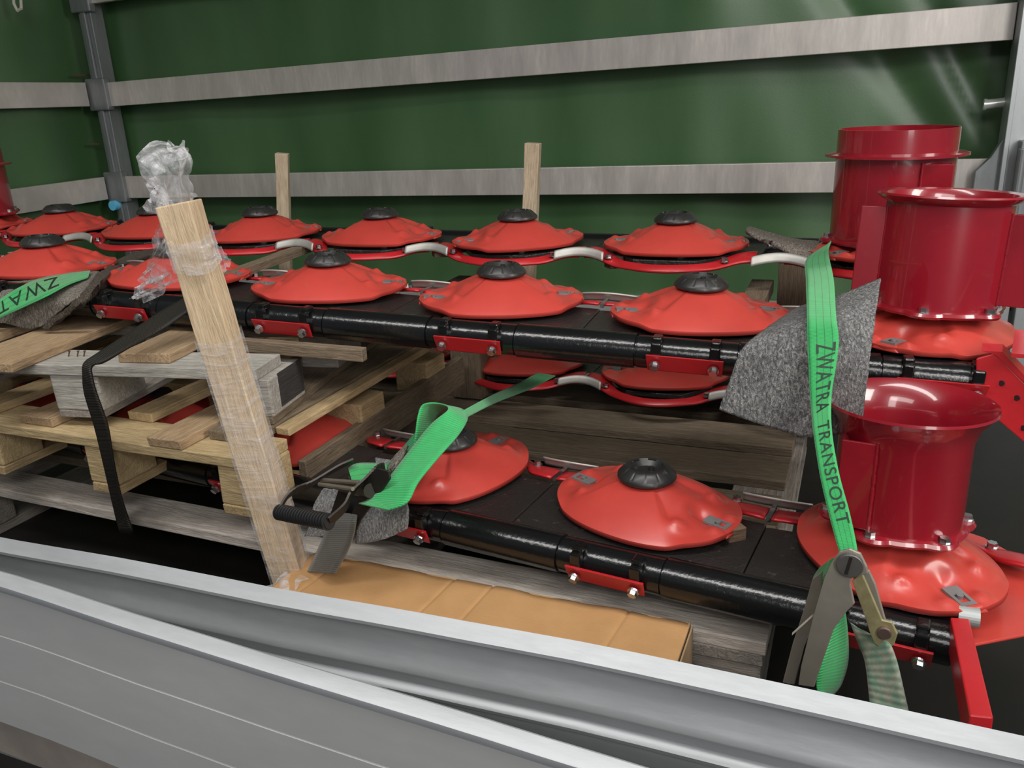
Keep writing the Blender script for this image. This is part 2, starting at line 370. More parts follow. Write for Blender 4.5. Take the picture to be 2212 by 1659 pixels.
def disc_mesh():
    m = MB(); nu, nv = 144, 36
    def fn(u, v):
        a = 2*pi*u; R = disc_R(a)
        if v >= 1: r = R; x, y = r*cos(a)*1.002, r*sin(a)*1.002; return (x, y, disc_z(x, y)-.007)
        r = .02+(R-.02)*(v*nv/(nv-1)); x, y = r*cos(a), r*sin(a); return (x, y, disc_z(x, y))
    return m.grid(fn, nu, nv, True)
def cap_mesh(o=1):
    prof = [(.030, -.012), (.046, -.012), (.0480, -.009), (.0475, -.004), (.045, -.001), (.0445, 0), (.036, .009), (.033, .0115), (.0295, .012), (.027, .009), (.020, .001), (.0, .001)]
    def lob(a, r, z):
        k = abs((a*12/(2*pi)) % 1-.5); return -.035 if k > .44 and .030 < r < .0446 and z > -.0005 else (-.10 if .024 < r < .032 and z > .009 and int(a*12/(2*pi)) % 2 else 0)
    return MB().lathe(prof, 144, lobes=lob).tube((.004, .006, .001), (.004, .006, .008), .005, n=6)
proto = {}
def inst(key, fn, name, material, parent, loc=(0, 0, 0), rot=(0, 0, 0), smooth=True, solid=0, bevel=0):
    """first use builds the mesh, later uses copy the object"""
    if key not in proto:
        o = fn().build(name, material, parent, smooth, bevel, solid); proto[key] = o
    else:
        o = proto[key].copy(); COL.objects.link(o); o.parent = parent; o.name = name
    o.location = loc; o.rotation_euler = rot; return o
def clip_mesh():
    m = MB().prism([(-.017, -.010), (.017, -.010), (.017, .010), (-.017, .010)], 0, .003)
    m = MB(); m.box(-.021, .021, -.012, -.007, 0, .004).box(-.021, .021, .007, .012, 0, .004).box(-.021, -.003, -.007, .007, 0, .004).box(.014, .021, -.007, .007, 0, .004)
    return m.tube((.001, 0, -.001), (.001, 0, .006), .0045, n=12)
def bolt_mesh():
    return MB().tube((0, 0, 0), (0, 0, .003), .0095, n=20).tube((0, 0, .003), (0, 0, .010), .0075, n=6)
def frag(o): return o
TY, TZ, TR = -.157, -.097, .0305
def tube_mesh(i0, i1, e0, e1):
    """front tube with slightly raised clamp sections at every disc"""
    xs = []; x0 = i0*S-e0; x1 = i1*S+e1
    st = [(x0, TR)]
    for i in range(i0, i1+1):
        a, b = i*S-.088, i*S+.088
        for x, r in ((a-.002, TR+.0012), (a-.001, TR-.003), (a+.001, TR-.003), (a+.002, TR-.001), (b-.002, TR-.001), (b-.001, TR-.003), (b+.001, TR-.003), (b+.002, TR+.0012)):
            if x0 < x < x1: st.append((x, r))
    st.append((x1, TR)); n = 28; m = MB()
    vs = [(x, TY+r*cos(2*pi*k/n)*1.05, TZ+r*sin(2*pi*k/n)) for x, r in st for k in range(n)]
    fs = [(j*n+k, j*n+(k+1) % n, (j+1)*n+(k+1) % n, (j+1)*n+k) for j in range(len(st)-1) for k in range(n)]
    fs += [tuple(range(n)), tuple(range(len(st)*n-1, (len(st)-1)*n-1, -1))]
    return m.add(vs, fs)
def guard_mesh():
    def yo(x): return .100+.080*(.5+.5*cos(pi*min(abs(x), .195)/.195))**.9
    m = MB(); n = 40; X = .194
    def top(u, v):
        x = -X+2*X*u; yi = yo(x)-.018-.042*sst(.08, .15, abs(x)); y = yi+(yo(x)-yi)*v
        return (x, y, -.082+.014*sst(.10, .18, abs(x))-.012*v*v)
    m.grid(top, n, 6); return m
def insert_mesh():
    m = MB(); n = 24
    def fn(u, v):
        x = -.060+.120*u; y = .100+.080*(.5+.5*cos(pi*min(.20-abs(x), .195)/.195))**.9+.004
        return (x, y+.010*v-.004, -.070-.018*v*v+.012*cos(x*20))
    return m.grid(fn, n, 6)
def cutter_bar(name, P, yaw, tilt, i0, i1, angles, label, e0=.2, e1=.12, discs=True, dx={}):
    iend = i1 if abs(yaw) < 1 else 0
    root = empty(name, P, label, 'cutter bar', None, (0, 0, 0))
    root.rotation_euler = Matrix.Rotation(yaw, 4, 'Z').to_quaternion().to_euler()
    root.rotation_euler = (Matrix.Rotation(yaw, 4, 'Z') @ Matrix.Rotation(-tilt, 4, 'Y')).to_euler()
    tube_mesh(i0, i1, e0, e1).build('front_tube', BLK, root, smooth=True)
    for i in range(i0, i1+1):
        x = i*S+dx.get(i, 0)
        if i == iend: MB().prism([(-.199, -.160), (.10, -.160), (.10, .034), (.07, .125), (-.07, .125), (-.13, .034), (-.199, .030)] if iend else [(-.10, -.160), (.199, -.160), (.199, .030), (.13, .034), (.07, .125), (-.07, .125), (-.10, .034)], -.090, -.077).build('skid_plate', BLKT, root, bevel=.002, loc=(x, 0, 0))
        else: inst('plate', lambda: MB().prism([(-.199, -.160), (.199, -.160), (.199, .040), (.13, .044), (.07, .125), (-.07, .125), (-.13, .034), (-.199, .030)], -.090, -.077), 'skid_plate', BLKT, root, (x, 0, 0), smooth=False, bevel=.002)
        inst('house', lambda: MB().lathe([(.0, -.040), (.05, -.040), (.062, -.052), (.090, -.060), (.095, -.064), (.095, -.078)], 48), 'disc_hub', BLK, root, (x, 0, 0))
        g = inst('guard', guard_mesh, 'stone_guard', REDB, root, (x, 0, 0), solid=.005)
        for s in (-1, 1): inst('bolt', bolt_mesh, 'bolt', STEEL, g, (s*.132, .108, -.080), smooth=False)
        if i < i1: inst('insert', insert_mesh, 'guard_insert', GALV, root, (x+S/2, 0, 0), solid=.004)
        if i < i1: inst('clipband', lambda: MB().box(-.004, .004, .045, .100, -.076, -.068), 'guard_clip', STEEL, root, (x+S/2, 0, 0), smooth=False)
        b = inst('bracket', lambda: MB().hexa([(-.064, -.189, -.119), (.064, -.189, -.119), (.064, -.184, -.122), (-.064, -.184, -.122), (-.066, -.204, -.089), (.066, -.204, -.089), (.066, -.198, -.089), (-.066, -.198, -.089)]), 'bracket', REDB, root, (x, 0, 0), smooth=False, bevel=.0012)
        for s in (-1, 1):
            inst('bboltA', lambda: bolt_mesh().xf(Matrix.Rotation(radians(118), 4, 'X')), 'bolt', STEEL, b, (s*.050, -.1985, -.107), smooth=False)
            inst('hook', lambda: MB().box(-.009, .009, -.1985, -.182, -.092, -.068).box(-.0085, .0085, -.190, -.165, -.072, -.060), 'clamp_hook', BLK, root, (x+s*.050, 0, 0), smooth=False, bevel=.003)
        a = angles.get(i, 0)
        d = inst('disc', disc_mesh, 'cutting_disc', RED, root, (x, 0, 0), (0, 0, radians(a)), solid=.003)
        inst('cap', lambda: cap_mesh().xf(Matrix.Diagonal((1.06, 1.06, .90, 1))), 'hub_cap', CAPM, d, (0, 0, .002))
        for s in (-1, 1):
            inst('clip', clip_mesh, 'blade_clip', CLIPM, d, (s*.138, 0, disc_z(.138, 0)+.0025), (0, s*radians(4), 0 if s > 0 else pi), smooth=False)
            inst('fold', lambda: MB().add([(-.008, -.026, -.004), (.006, -.024, -.006), (.006, .024, -.006), (-.008, .026, -.004), (-.006, -.020, .005), (.002, -.016, .003), (.002, .016, .003), (-.006, .020, .005)], [(3, 2, 1, 0), (4, 5, 6, 7), (0, 1, 5, 4), (1, 2, 6, 5), (2, 3, 7, 6), (3, 0, 4, 7)]), 'folded_lip', RED, d, (s*.164, 0, disc_z(.164, 0)-.001), (0, 0, 0 if s > 0 else pi), smooth=True, bevel=.003)
    return root
def drum(root, x, kind, r=.092, h=.200, fins=(), z0=-.020, lean=0):
    e = None
    t = .004
    if kind == 'flare':
        prof = [(0, z0+.012), (r-t, z0+.012), (r-t, z0+h-.045), (r+.004, z0+h-.02), (.112, z0+h-.002), (.1165, z0+h+.001), (.1175, z0+h-.003), (.112, z0+h-.009), (r+.007, z0+h-.028), (r, z0+h-.05), (r, z0)]
    elif kind == 'flange':
        prof = [(0, z0+.012), (r-t, z0+.012), (r-t, z0+h-.012), (r+.002, z0+h-.002), (.114, z0+h), (.116, z0+h-.003), (.110, z0+h-.010), (r, z0+h-.016), (r, z0)]
    else:
        prof = [(0, z0+.012), (r-t, z0+.012), (r-t, z0+h), (r, z0+h), (r, z0+h-.045), (r+.022, z0+h-.049), (r+.022, z0+h-.054), (r, z0+h-.056), (r, z0)]
    e = MB().lathe(prof, 96).build('drum', REDD, root, smooth=True, loc=(x, 0, 0))
    MB().lathe([(r-.004, z0+.004), (r+.006, z0+.003), (r+.009, z0-.002), (r+.007, z0-.006), (r-.03, z0-.007)], 144, lobes=lambda a, rr, z: .11*max(0, cos(6*(a-.25)))**.7 if rr > r else 0).build('base_collar', REDD, e, smooth=True)
    for k in range(6):
        a = k*pi/3+.25; inst('bolt', bolt_mesh, 'bolt', STEEL, e, ((r+.007)*cos(a), (r+.007)*sin(a), z0+.001), smooth=False)
    yw = root.rotation_euler.z
    for wa, da, wd, zb, zt in fins:
        # flat plate welded on the drum, its far edge folded back
        A = radians(wa)-yw; D = radians(da)-yw; bk = V((0, 1, 0)); bk.rotate(Matrix.Rotation(-yw, 3, 'Z'))
        p0 = V((r*cos(A), r*sin(A), 0)); d = V((cos(D), sin(D), 0)); nrm = V((d.y, -d.x, 0))
        if nrm.dot(bk) > 0: nrm = -nrm
        zc = V((0, 0, z0+(zb+zt)/2)); hz = V((0, 0, (zt-zb)/2)); m = MB()
        m.bar(p0+zc, p0+d*wd+zc, nrm*.0025, hz); e1 = p0+d*(wd-.003)+zc; m.bar(e1, e1+bk*.030, d*.0025, hz)
        f = m.build('drum_fin', REDD, e, bevel=.0015)
        wz = MB(); n = 14
        for k in range(n):
            z = z0+zb+(zt-zb)*(k+.5)/n; q = p0+nrm*.003+V((0, 0, z)); wz.tube(q-V((0, 0, .0065)), q+V((0, 0, .0065)), .0018+.0012*random.random(), n=8)
        wz.build('weld_bead', REDD, f, smooth=True)
    e.rotation_euler = (lean, 0, 0)
    return e

bar0 = cutter_bar('cutter_bar', (-1.865, 1.464, .660), radians(3.63), radians(-2.38), -1, 5, {-1: 10, 0: 12, 1: 8, 2: 20, 3: 24, 4: 18, 5: 60},
                  'upper front cutter bar with black tube and red discs, lying across the pallets', .2, .115)
bar1 = cutter_bar('cutter_bar', (-.001, 1.960, .655), radians(180-.3), radians(.37), 0, 7, {6: 22, 5: 8, 4: 30, 3: 2, 2: 38, 1: 6, 0: 50, 7: 30},
                  'upper back cutter bar, nearest the green tarp, its guards facing the front bar', .16, .15, dx={0: -.05})
bar2 = cutter_bar('cutter_bar', (-.7056, 1.339, .317), radians(-6.0), radians(-.3), -3, 2, {-3: 0, -2: 95, -1: 85, 0: 78, 1: -14, 2: -50},
                  'lower front cutter bar on the bottom pallet, glossy black tube nearest the dropside', .2, .105)
bar3 = cutter_bar('cutter_bar', (-.05, 2.085, .292), radians(180-2), 0, 0, 4, {0: 40, 1: 14, 2: 16, 3: 0, 4: 20},
                  'lower back cutter bar in shade beneath the upper ones, only two discs clearly seen', .16, .2)
drum(bar0, 5*S, 'flange', .098, .190, ((-166, 186, .042, .018, .165), (-24, -8, .042, .012, .162)), z0=-.012, lean=-.035)
drum(bar1, -.055, 'collar', .116, .225, ((-66, -3, .055, .06, .16),), z0=-.035)
drum(bar1, 7*S-.02, 'collar', .105, .21, (), z0=-.02)
drum(bar2, 2*S-.006, 'flare', .091, .183, ((-115, 172, .047, .008, .140),), z0=.000, lean=-.045)
# end pieces of the bars
def world_child(mb, name, m, root, **k):
    return mb.xf(root.matrix_world.inverted()).build(name, m, root, **k)
bpy.context.view_layer.update()
GREYB = m_plain('grey_boss', (.40, .43, .42), .5, .3); HOLE = m_plain('hole_dark', (.03, .004, .004), .8)
o = world_child(MB().extrude([pt(x, y, Y=1.40) for x, y in ((2108, 775), (2150, 762), (2235, 850), (2235, 975), (2108, 868))], (0, 0, 0), (.003, .008, 0)), 'end_channel', REDB, bar0, bevel=.002)
world_child(MB().extrude([pt(x, y, Y=1.399) for x, y in ((2120, 758), (2165, 760), (2240, 840), (2240, 852), (2150, 766))], (0, 0, 0), (.004, .030, .004)), 'channel_flange', REDB, bar0)
hm = MB()
for x, y in ((2163, 828), (2196, 860), (2210, 925)):
    c = pt(x, y, Y=1.3985); hm.tube(c, c+V((.001, .002, 0)), .0045, n=14)
world_child(hm, 'bolt_hole', HOLE, bar0)
c = pt(2173, 775, Y=1.46); world_child(MB().tube(c-V((.012, 0, 0)), c+V((.008, 0, 0)), .010, n=20), 'end_stub', GREYB, bar0)
world_child(MB().prism([tuple(pt(x, y, z=.55))[:2] for x, y in ((2192, 712), (2260, 720), (2260, 770), (2185, 765))], .545, .551), 'side_skid', REDB, bar0)
p_, q_ = pt(2074, 1338, Y=1.09), pt(2121, 1552, Y=.84); k_ = V((0, 0, -.020))
world_child(MB().bar(p_+k_, q_+k_, V((.0115, .002, 0)), V((0, 0.004, .020))), 'end_arm', REDB, bar2, bevel=.002)
world_child(MB().prism([tuple(pt(x, y, z=.219))[:2] for x, y in ((2095, 1394), (2212, 1371), (2290, 1350), (2290, 1245), (2212, 1208), (2125, 1160), (2080, 1145), (2060, 1200), (2075, 1300))][::-1], .214, .219), 'side_skid', RED, bar2, bevel=.002)
c = pt(2104, 1334, Y=1.115); world_child(MB().tube(c-V((.020, 0, 0)), c+V((.006, 0, 0)), .0135, n=24), 'end_stub', GREYB, bar2)

# ------------------------------------------------------------------ pallets
def board(root, name, m, x0, x1, y0, y1, z0, z1, rz=0, bev=.0022):
    c = V(((x0+x1)/2, (y0+y1)/2, (z0+z1)/2)); hx, hy, hz = (x1-x0)/2, (y1-y0)/2, (z1-z0)/2
    j = lambda: random.uniform(-.0015, .0015)
    o = MB().hexa([(-hx+j(), -hy+j(), -hz), (hx+j(), -hy+j(), -hz), (hx+j(), hy+j(), -hz), (-hx+j(), hy+j(), -hz), (-hx+j(), -hy+j(), hz), (hx+j(), -hy+j(), hz), (hx+j(), hy+j(), hz), (-hx+j(), hy+j(), hz)]).build(name, m, root, bevel=bev)
    o.location = c-root.location if root else c; o.rotation_euler = (0, 0, rz); return o
p = empty('pallet', (-1.03, 1.11, 0), 'long grey bottom pallet on the truck bed, front plank before the lower cutter bar', 'pallet')
board(p, 'front_plank', W_PLANK, -1.98, -.080, 1.132, 1.218, .122, .144, -.022)
for a, b in ((1.335, 1.490), (1.515, 1.622), (1.690, 1.822), (1.872, 2.00), (2.05, 2.19)): board(p, 'deck_board', W_DECK, -1.98, -.102, a, b, .122, .144)
for a, b in ((-1.98, -1.86), (-.93, -.80), (-.21, -.085)):
    board(p, 'cross_board', W_GREYY, a, b, 1.112, 2.19, .100, .122)
for a, b in ((-1.97, -1.86), (-.92, -.80), (-.222, -.085)):
    for y in (1.115, 1.60, 2.08): board(p, 'block', W_GREY, a, b, y, y+.11, .022, .100, bev=.004)
for a, b in ((-1.97, -1.86), (-.92, -.80), (-.222, -.085)): board(p, 'bottom_board', W_GREYY, a, b, 1.13, 2.19, 0, .022)
# middle pallet (fresh yellow wood)
z = .222
p = empty('pallet', (-1.5, 1.08, z), 'yellowish fresh wood pallet in the left stack, lying under the grey one', 'pallet')
board(p, 'cross_board', W_YEL, -2.18, -.978, 1.085, 1.19, z+.100, z+.122)
board(p, 'cross_board', W_YEL, -2.18, -1.02, 1.40, 1.50, z+.100, z+.122); board(p, 'cross_board', W_YEL, -2.18, -1.02, 1.75, 1.85, z+.100, z+.122)
for a, b, m, dy in ((-1.125, -1.015, W_BRNY, .06), (-1.218, -1.138, W_TAN, 0), (-1.37, -1.305, W_YELY, .10), (-1.583, -1.493, W_TAN, .02), (-1.76, -1.69, W_YELY, 0), (-2.0, -1.9, W_TAN, 0), (-2.18, -2.08, W_YELY, 0)):
    board(p, 'deck_board', m, a, b, 1.082+dy, 1.86, z+.1225, z+.142)
board(p, 'edge_board', W_YELY, -1.012, -.980, 1.20, 1.86, z+.1225, z+.138)
for x0, x1 in ((-1.068, -.975), (-1.402, -1.325), (-1.76, -1.655), (-2.17, -2.07)):
    for y in (1.09, 1.44, 1.75): board(p, 'block', W_YEL if y < 1.2 else W_YELY, x0, x1, y, y+.10, z+.020, z+.100, bev=.004)
    board(p, 'bottom_board', W_YELY, x0+.002, x1-.002, 1.088, 1.86 if x0 < -1.1 else 1.26, z, z+.020)
board(p, 'side_board', W_BRNY, -.990, -.972, 1.225, 1.95, z-.018, z+.060)
# top pallet (grey)
z = .3645
p = empty('pallet', (-1.5, 1.10, z), 'weathered grey white pallet on top of the yellowish one, black band over its corner', 'pallet')
board(p, 'cross_board', W_PALE, -2.2, -1.020, 1.105, 1.205, z+.092, z+.115)
board(p, 'cross_board', W_GREY, -2.2, -1.055, 1.40, 1.50, z+.092, z+.115)
for a, b, m in ((-1.65, -1.50, W_TAN), (-1.325, -1.212, W_TAN), (-1.85, -1.72, W_TAN), (-2.1, -2.0, W_TAN)): board(p, 'deck_board', m, a, b, 1.045 if a < -1.4 else 1.125, 1.83, z+.1155, z+.135, .0)
for x0, x1 in ((-1.483, -1.372), (-1.090, -1.000), (-1.9, -1.8)):
    for y in (1.11, 1.42, 1.72): board(p, 'block', W_PALE if y < 1.2 else W_GREY, x0, x1, y, y+.14, z+.016, z+.092, bev=.004)
    board(p, 'bottom_board', W_BRNY if x1 > -1.2 else W_GREYY, x0+.004, x1-.004, 1.112, 1.83, z, z+.016)
p.rotation_euler = (0, 0, radians(10))
o = MB().box(-.0, .0015, -.05, .05, -.034, .034).build('dark_end_mark', W_DARK, p); o.location = V((-.9995, 1.195, z+.060))-p.location
for k, x in enumerate((148, 167, 181)):
    q = pt(x, 770, z=.4798); n = MB().tube(q, q+V((.002, .003, .010)), .0014, n=8).tube(q+V((.002, .003, .010)), q+V((.002, .003, .0115)), .0028, n=10)
    tag(n.build('rusty_nail', RUST), 'rusty nail standing in the top grey pallet, %s' % ('leftmost of three', 'middle one of three', 'rightmost of three, nearest the black band')[k], 'nail', 'rusty nails in the top pallet')
# loose timber
def timber(p, q, w_, h_, m, name, label, cat='plank', roll=0):
    p, q = V(p), V(q); L_ = (q-p).length; o = MB().box(-w_/2, w_/2, -h_/2, h_/2, 0, L_).build(name, m, bevel=.002)
    d = (q-p).normalized(); o.location = p; o.rotation_mode = 'QUATERNION'; o.rotation_quaternion = d.to_track_quat('Z', 'Y') @ Matrix.Rotation(roll, 3, 'Z').to_quaternion()
    return tag(o, label, cat)
WZ_T = wood('timber_z', (.10, .07, .045), (.17, .125, .08), (.25, .19, .13), 'z', (.15, .11, .08), .4)
timber(pt(500, 742, Y=1.30), pt(788, 766, Y=1.32), .020, .026, WZ_T, 'loose_plank', 'short loose tan plank with splintered end, right of the big stake below the upper bar')
timber((-1.345, 1.50, .578), (-1.44, 2.10, .575), .035, .022, WZ_T, 'wooden_batten', 'narrow brown batten lying between red discs, right of the wrapped stake', 'batten')
timber((-.96, 1.62, .500), (-.80, 1.95, .512), .055, .02, WZ_T, 'wooden_batten', 'wooden batten under the gap between third and fourth front discs', 'batten')
timber((-1.28, 1.72, .455), (-.70, 1.76, .470), .055, .03, WZ_T, 'wooden_batten', 'stout timber lying in shade between the two upper cutter bars', 'batten')
for (x, y, Y, s, t) in ((950, 542, 1.89, .035, 'small wooden wedge under the right tip of a back disc, below the left stake side'), (1326, 565, 1.88, .035, 'small wooden wedge under the left tip of the last back disc'), (1583, 1150, None, .032, 'small brown wedge under the right tip of the lower middle disc')):
    c = pt(x, y, Y=Y) if Y else pt(x, y, z=.245); o = MB().box(-s/2, s/2, -s/2, s/2, -.014, .014).build('wooden_wedge', W_WEDGE, bevel=.002); o.location = c; o.rotation_euler = (0, 0, radians(40)); tag(o, t, 'wedge')
# dark support timbers behind, holding the back bars
timber((-.98, 2.02, .15), (-.98, 2.02, .48), .09, .09, WZ_T, 'timber_post', 'dark upright timber in the shade behind the left pallet stack', 'post')
timber((-.20, 1.55, .49), (-.20, 1.98, .50), .05, .03, WZ_T, 'wooden_batten', 'batten in shade under the right ends of the upper bars', 'batten')
timber((-.15, 2.30, 0), (-.15, 2.30, .54), .08, .08, WZ_T, 'timber_post', 'shaded upright timber carrying the right ends, behind the bars', 'post')

# ------------------------------------------------------------------ stakes
def stake(base, top, w_, d_, yaw, m, name, label, taper=0):
    base, top = V(base), V(top); d = top-base; H = d.length; n = 24; mb = MB()
    def ring(t):
        j = lambda k: .0008*sin(t*23+k*2.1)
        return [(-w_/2+j(0), -d_/2+j(1), t*H), (w_/2+j(2), -d_/2+j(3), t*H), (w_/2+j(4), d_/2+j(5), t*H), (-w_/2+j(6), d_/2+j(7), t*H)]
    vs = [v for i in range(n+1) for v in ring(i/n)]
    mb.add(vs, [(4*i+k, 4*i+(k+1) % 4, 4*i+4+(k+1) % 4, 4*i+4+k) for i in range(n) for k in range(4)]+[(3, 2, 1, 0), (4*n, 4*n+1, 4*n+2, 4*n+3)])
    o = mb.build(name, m, bevel=.002); o.location = base
    o.rotation_euler = (d.to_track_quat('Z', 'Y').to_matrix().to_4x4()).to_euler()
    z = d.normalized(); x = V((cos(yaw), sin(yaw), 0)); x = (x-z*x.dot(z)).normalized(); y = z.cross(x)
    o.rotation_euler = Matrix((x, y, z)).transposed().to_euler(); return tag(o, label, 'stake')
sb, st = V((-.890, 1.050, .10)), V((-.992, 1.030, .806))
big = stake(sb, st, .058, .042, radians(14), W_STAKE, 'wooden_stake', 'large leaning square stake wrapped in clear film, in front of the pallets')
stake((-1.85, 2.30, .0), (-1.748, 2.30, .807), .040, .034, radians(25), W_STK2, 'wooden_stake', 'short pale stake before the lower lath, left of the taller one')
stake((-.940, 2.28, .0), (-.872, 2.28, .818), .042, .036, radians(8), W_STK2, 'wooden_stake', 'pale upright stake with splintered top, standing behind the middle disc')

# film wrapped on the stake
fr = empty('film_wrap', st, 'crumpled clear plastic film bunched on top of the big stake and hanging down it', 'plastic film')
def film(pts_fn, nu, nv, name, amp=.006, seed=0, closed=False):
    m = MB(); rnd = random.Random(seed)
    ph = [rnd.uniform(0, 6) for _ in range(12)]
    def f(u, v):
        q = V(pts_fn(u, v)); k = V((0, 0, 0))
        for i in range(4):
            fr_ = 9*(1.7**i); k += V((sin(u*fr_+ph[i]+v*fr_*.8), cos(u*fr_*1.2+ph[i+4]), sin(v*fr_+ph[i+8]+u*fr_)))*amp/(1.4**i)
        return q+k-st
    o = m.grid(f, nu, nv, closed).build(name, FILM, fr, smooth=True); return o
Wp = lambda x, y, Y: pt(x, y, Y=Y)
def bunch(u, v):    # crumpled bag above the stake end
    a = 2*pi*u
    cx = [382, 378, 372, 366, 362][int(min(3.999, v*4))]; 
    keys = [(385, 445, 38, 1.03), (380, 425, 30, 1.03), (374, 395, 30, 1.03), (366, 365, 46, 1.03), (358, 340, 50, 1.03), (362, 322, 30, 1.03), (366, 318, 6, 1.03)]
    t = v*(len(keys)-1); i = min(len(keys)-2, int(t)); f_ = t-i
    x = keys[i][0]*(1-f_)+keys[i+1][0]*f_; y = keys[i][1]*(1-f_)+keys[i+1][1]*f_; r = keys[i][2]*(1-f_)+keys[i+1][2]*f_
    c = pt(x, y, Y=1.03); rr = r/1300*(1+.25*sin(3*a+v*4)+.12*sin(7*a))
    return c+V((cos(a)*rr*1.0, sin(a)*rr*.6, sin(a)*rr*.25+cos(2*a)*.006))
film(bunch, 72, 48, 'bunched_film', .004, 3, True)
def quadf(A, B, C, D):
    return lambda u, v: (A.lerp(B, u)).lerp(D.lerp(C, u), v)
film(quadf(Wp(330, 395, 1.06), Wp(352, 400, 1.05), Wp(352, 470, 1.04), Wp(318, 440, 1.07)), 24, 24, 'side_ruffle', .005, 4)
film(quadf(Wp(345, 480, 1.03), Wp(405, 500, 1.07), Wp(415, 600, 1.10), Wp(300, 612, 1.11)), 40, 40, 'hanging_film', .0035, 5)
film(quadf(Wp(305, 600, 1.11), Wp(400, 595, 1.10), Wp(325, 650, 1.12), Wp(285, 645, 1.12)), 30, 24, 'hanging_film', .004, 6)
film(quadf(Wp(425, 490, 1.08), Wp(450, 510, 1.10), Wp(500, 562, 1.12), Wp(470, 620, 1.09)), 30, 30, 'hanging_film', .002, 7)
def wrapf(z0, z1, off):
    def fn(u, v):
        t = z0+(z1-z0)*v+.015*sin(2*pi*u); c = sb.lerp(st, t); a = 2*pi*u
        k = 1/max(abs(cos(a)), abs(sin(a))); x = cos(a)*k*(.029+off); y = sin(a)*k*(.021+off); ya = radians(14)
        return c+V((x*cos(ya)-y*sin(ya), x*sin(ya)+y*cos(ya), 0))
    return fn
film(wrapf(.86, .93, .004), 60, 14, 'film_band', .0012, 8, True)
film(wrapf(.0, .70, .0035), 60, 90, 'film_band', .0004, 9, True).data.materials[0] = FILM2

# ------------------------------------------------------------------ straps
def catmull(P, n):
    out = []
    for i in range(len(P)-1):
        p0, p1, p2, p3 = P[max(0, i-1)], P[i], P[i+1], P[min(len(P)-1, i+2)]
        for k in range(n):
            t = k/n; out.append(.5*((2*p1)+(-p0+p2)*t+(2*p0-5*p1+4*p2-p3)*t*t+(-p0+3*p1-3*p2+p3)*t**3))
    out.append(P[-1]); return out
class Ribbon:
    def __init__(s, LR, n=10):
        s.L = catmull([V(a) for a, b in LR], n); s.R = catmull([V(b) for a, b in LR], n); s.s = [0]
        for i in range(1, len(s.L)): s.s.append(s.s[-1]+(((s.L[i]+s.R[i])-(s.L[i-1]+s.R[i-1]))/2).length)
    def at(s, d, t, off=0):
        i = 0
        while i < len(s.s)-2 and s.s[i+1] < d: i += 1
        f_ = (d-s.s[i])/max(1e-9, s.s[i+1]-s.s[i]); l = s.L[i].lerp(s.L[i+1], f_); r = s.R[i].lerp(s.R[i+1], f_)
        n = (s.R[i]-s.L[i]).cross((s.L[i+1]+s.R[i+1])-(s.L[i]+s.R[i])).normalized()
        return l.lerp(r, t)+n*off
    def build(s, name, m, parent=None, th=.0022, cols=6):
        mb = MB(); n = len(s.L); 
        mb.v = [tuple(s.L[i].lerp(s.R[i], k/cols)) for i in range(n) for k in range(cols+1)]
        mb.uv = [(k/cols, s.s[i]) for i in range(n) for k in range(cols+1)]
        mb.f = [(i*(cols+1)+k, i*(cols+1)+k+1, (i+1)*(cols+1)+k+1, (i+1)*(cols+1)+k) for i in range(n-1) for k in range(cols)]
        return mb.build(name, m, parent, smooth=True, solid=th)
def text_on(rib, text, d0, length, t0, t1, parent, off):
    """printed words along a ribbon; letter tops toward t1"""
    cu = bpy.data.curves.new('t', 'FONT'); cu.body = text; cu.size = 1; cu.space_character = 1.1
    to = bpy.data.objects.new('t', cu); COL.objects.link(to); bpy.context.view_layer.update()
    me = bpy.data.meshes.new_from_object(to.evaluated_get(bpy.context.evaluated_depsgraph_get()))
    bpy.data.objects.remove(to)
    import bmesh
    bm = bmesh.new(); bm.from_mesh(me); bmesh.ops.triangulate(bm, faces=bm.faces)
    bmesh.ops.subdivide_edges(bm, edges=[e for e in bm.edges if e.calc_length() > .2], cuts=2, use_grid_fill=False)
    bm.to_mesh(me); bm.free()
    xs = [v.co.x for v in me.vertices]; ys = [v.co.y for v in me.vertices]; a, b, c, d = min(xs), max(xs), min(ys), max(ys)
    inv = parent.matrix_world.inverted()
    for v in me.vertices:
        q = rib.at(d0+(v.co.x-a)/(b-a)*length, t0+(t1-t0)*(v.co.y-c)/(d-c), off); v.co = inv @ q
    me.materials.append(INK); me.name = 'printed_text'
    o = bpy.data.objects.new('printed_text', me); COL.objects.link(o); o.parent = parent; return o

# right strap with its ratchet
Lr = [((1789, 527), (1796, 520), 1.90), ((1743, 560), (1790, 545), 1.70), ((1741, 610), (1801, 605), 1.42), ((1743, 680), (1806, 680), 1.275), ((1744, 745), (1812, 735), 1.235), ((1747, 800), (1806, 790), 1.21), ((1751, 870), (1796, 855), 1.18), ((1758, 940), (1797, 930), 1.13), ((1772, 1030), (1812, 1020), 1.08), ((1793, 1120), (1836, 1110), 1.035), ((1812, 1190), (1852, 1188), 1.00), ((1822, 1225), (1850, 1222), .985)]
strap = empty('lashing_strap', pt(1800, 900, Y=1.15), 'bright green ratchet strap with black lettering, running down past the flared red drum', 'strap'); bpy.context.view_layer.update()
rib = Ribbon([(pt(*a, Y=Y), pt(*b, Y=Y)) for a, b, Y in Lr])
T = -strap.location
def shift(rb, root): rb.L = [q-root.location for q in rb.L]; rb.R = [q-root.location for q in rb.R]; return rb
class _I:  # identity frame for text already in local coordinates
    pass
def rbuild(rb, name, m, root, **k):
    o = rb.build(name, m, root, **k); o.location = -root.location; return o
so = rbuild(rib, 'webbing', STRAP, strap); bpy.context.view_layer.update()
sd = [rib.s[i*10] for i in range(len(Lr))]
tl = sd[9]-sd[4]+.01
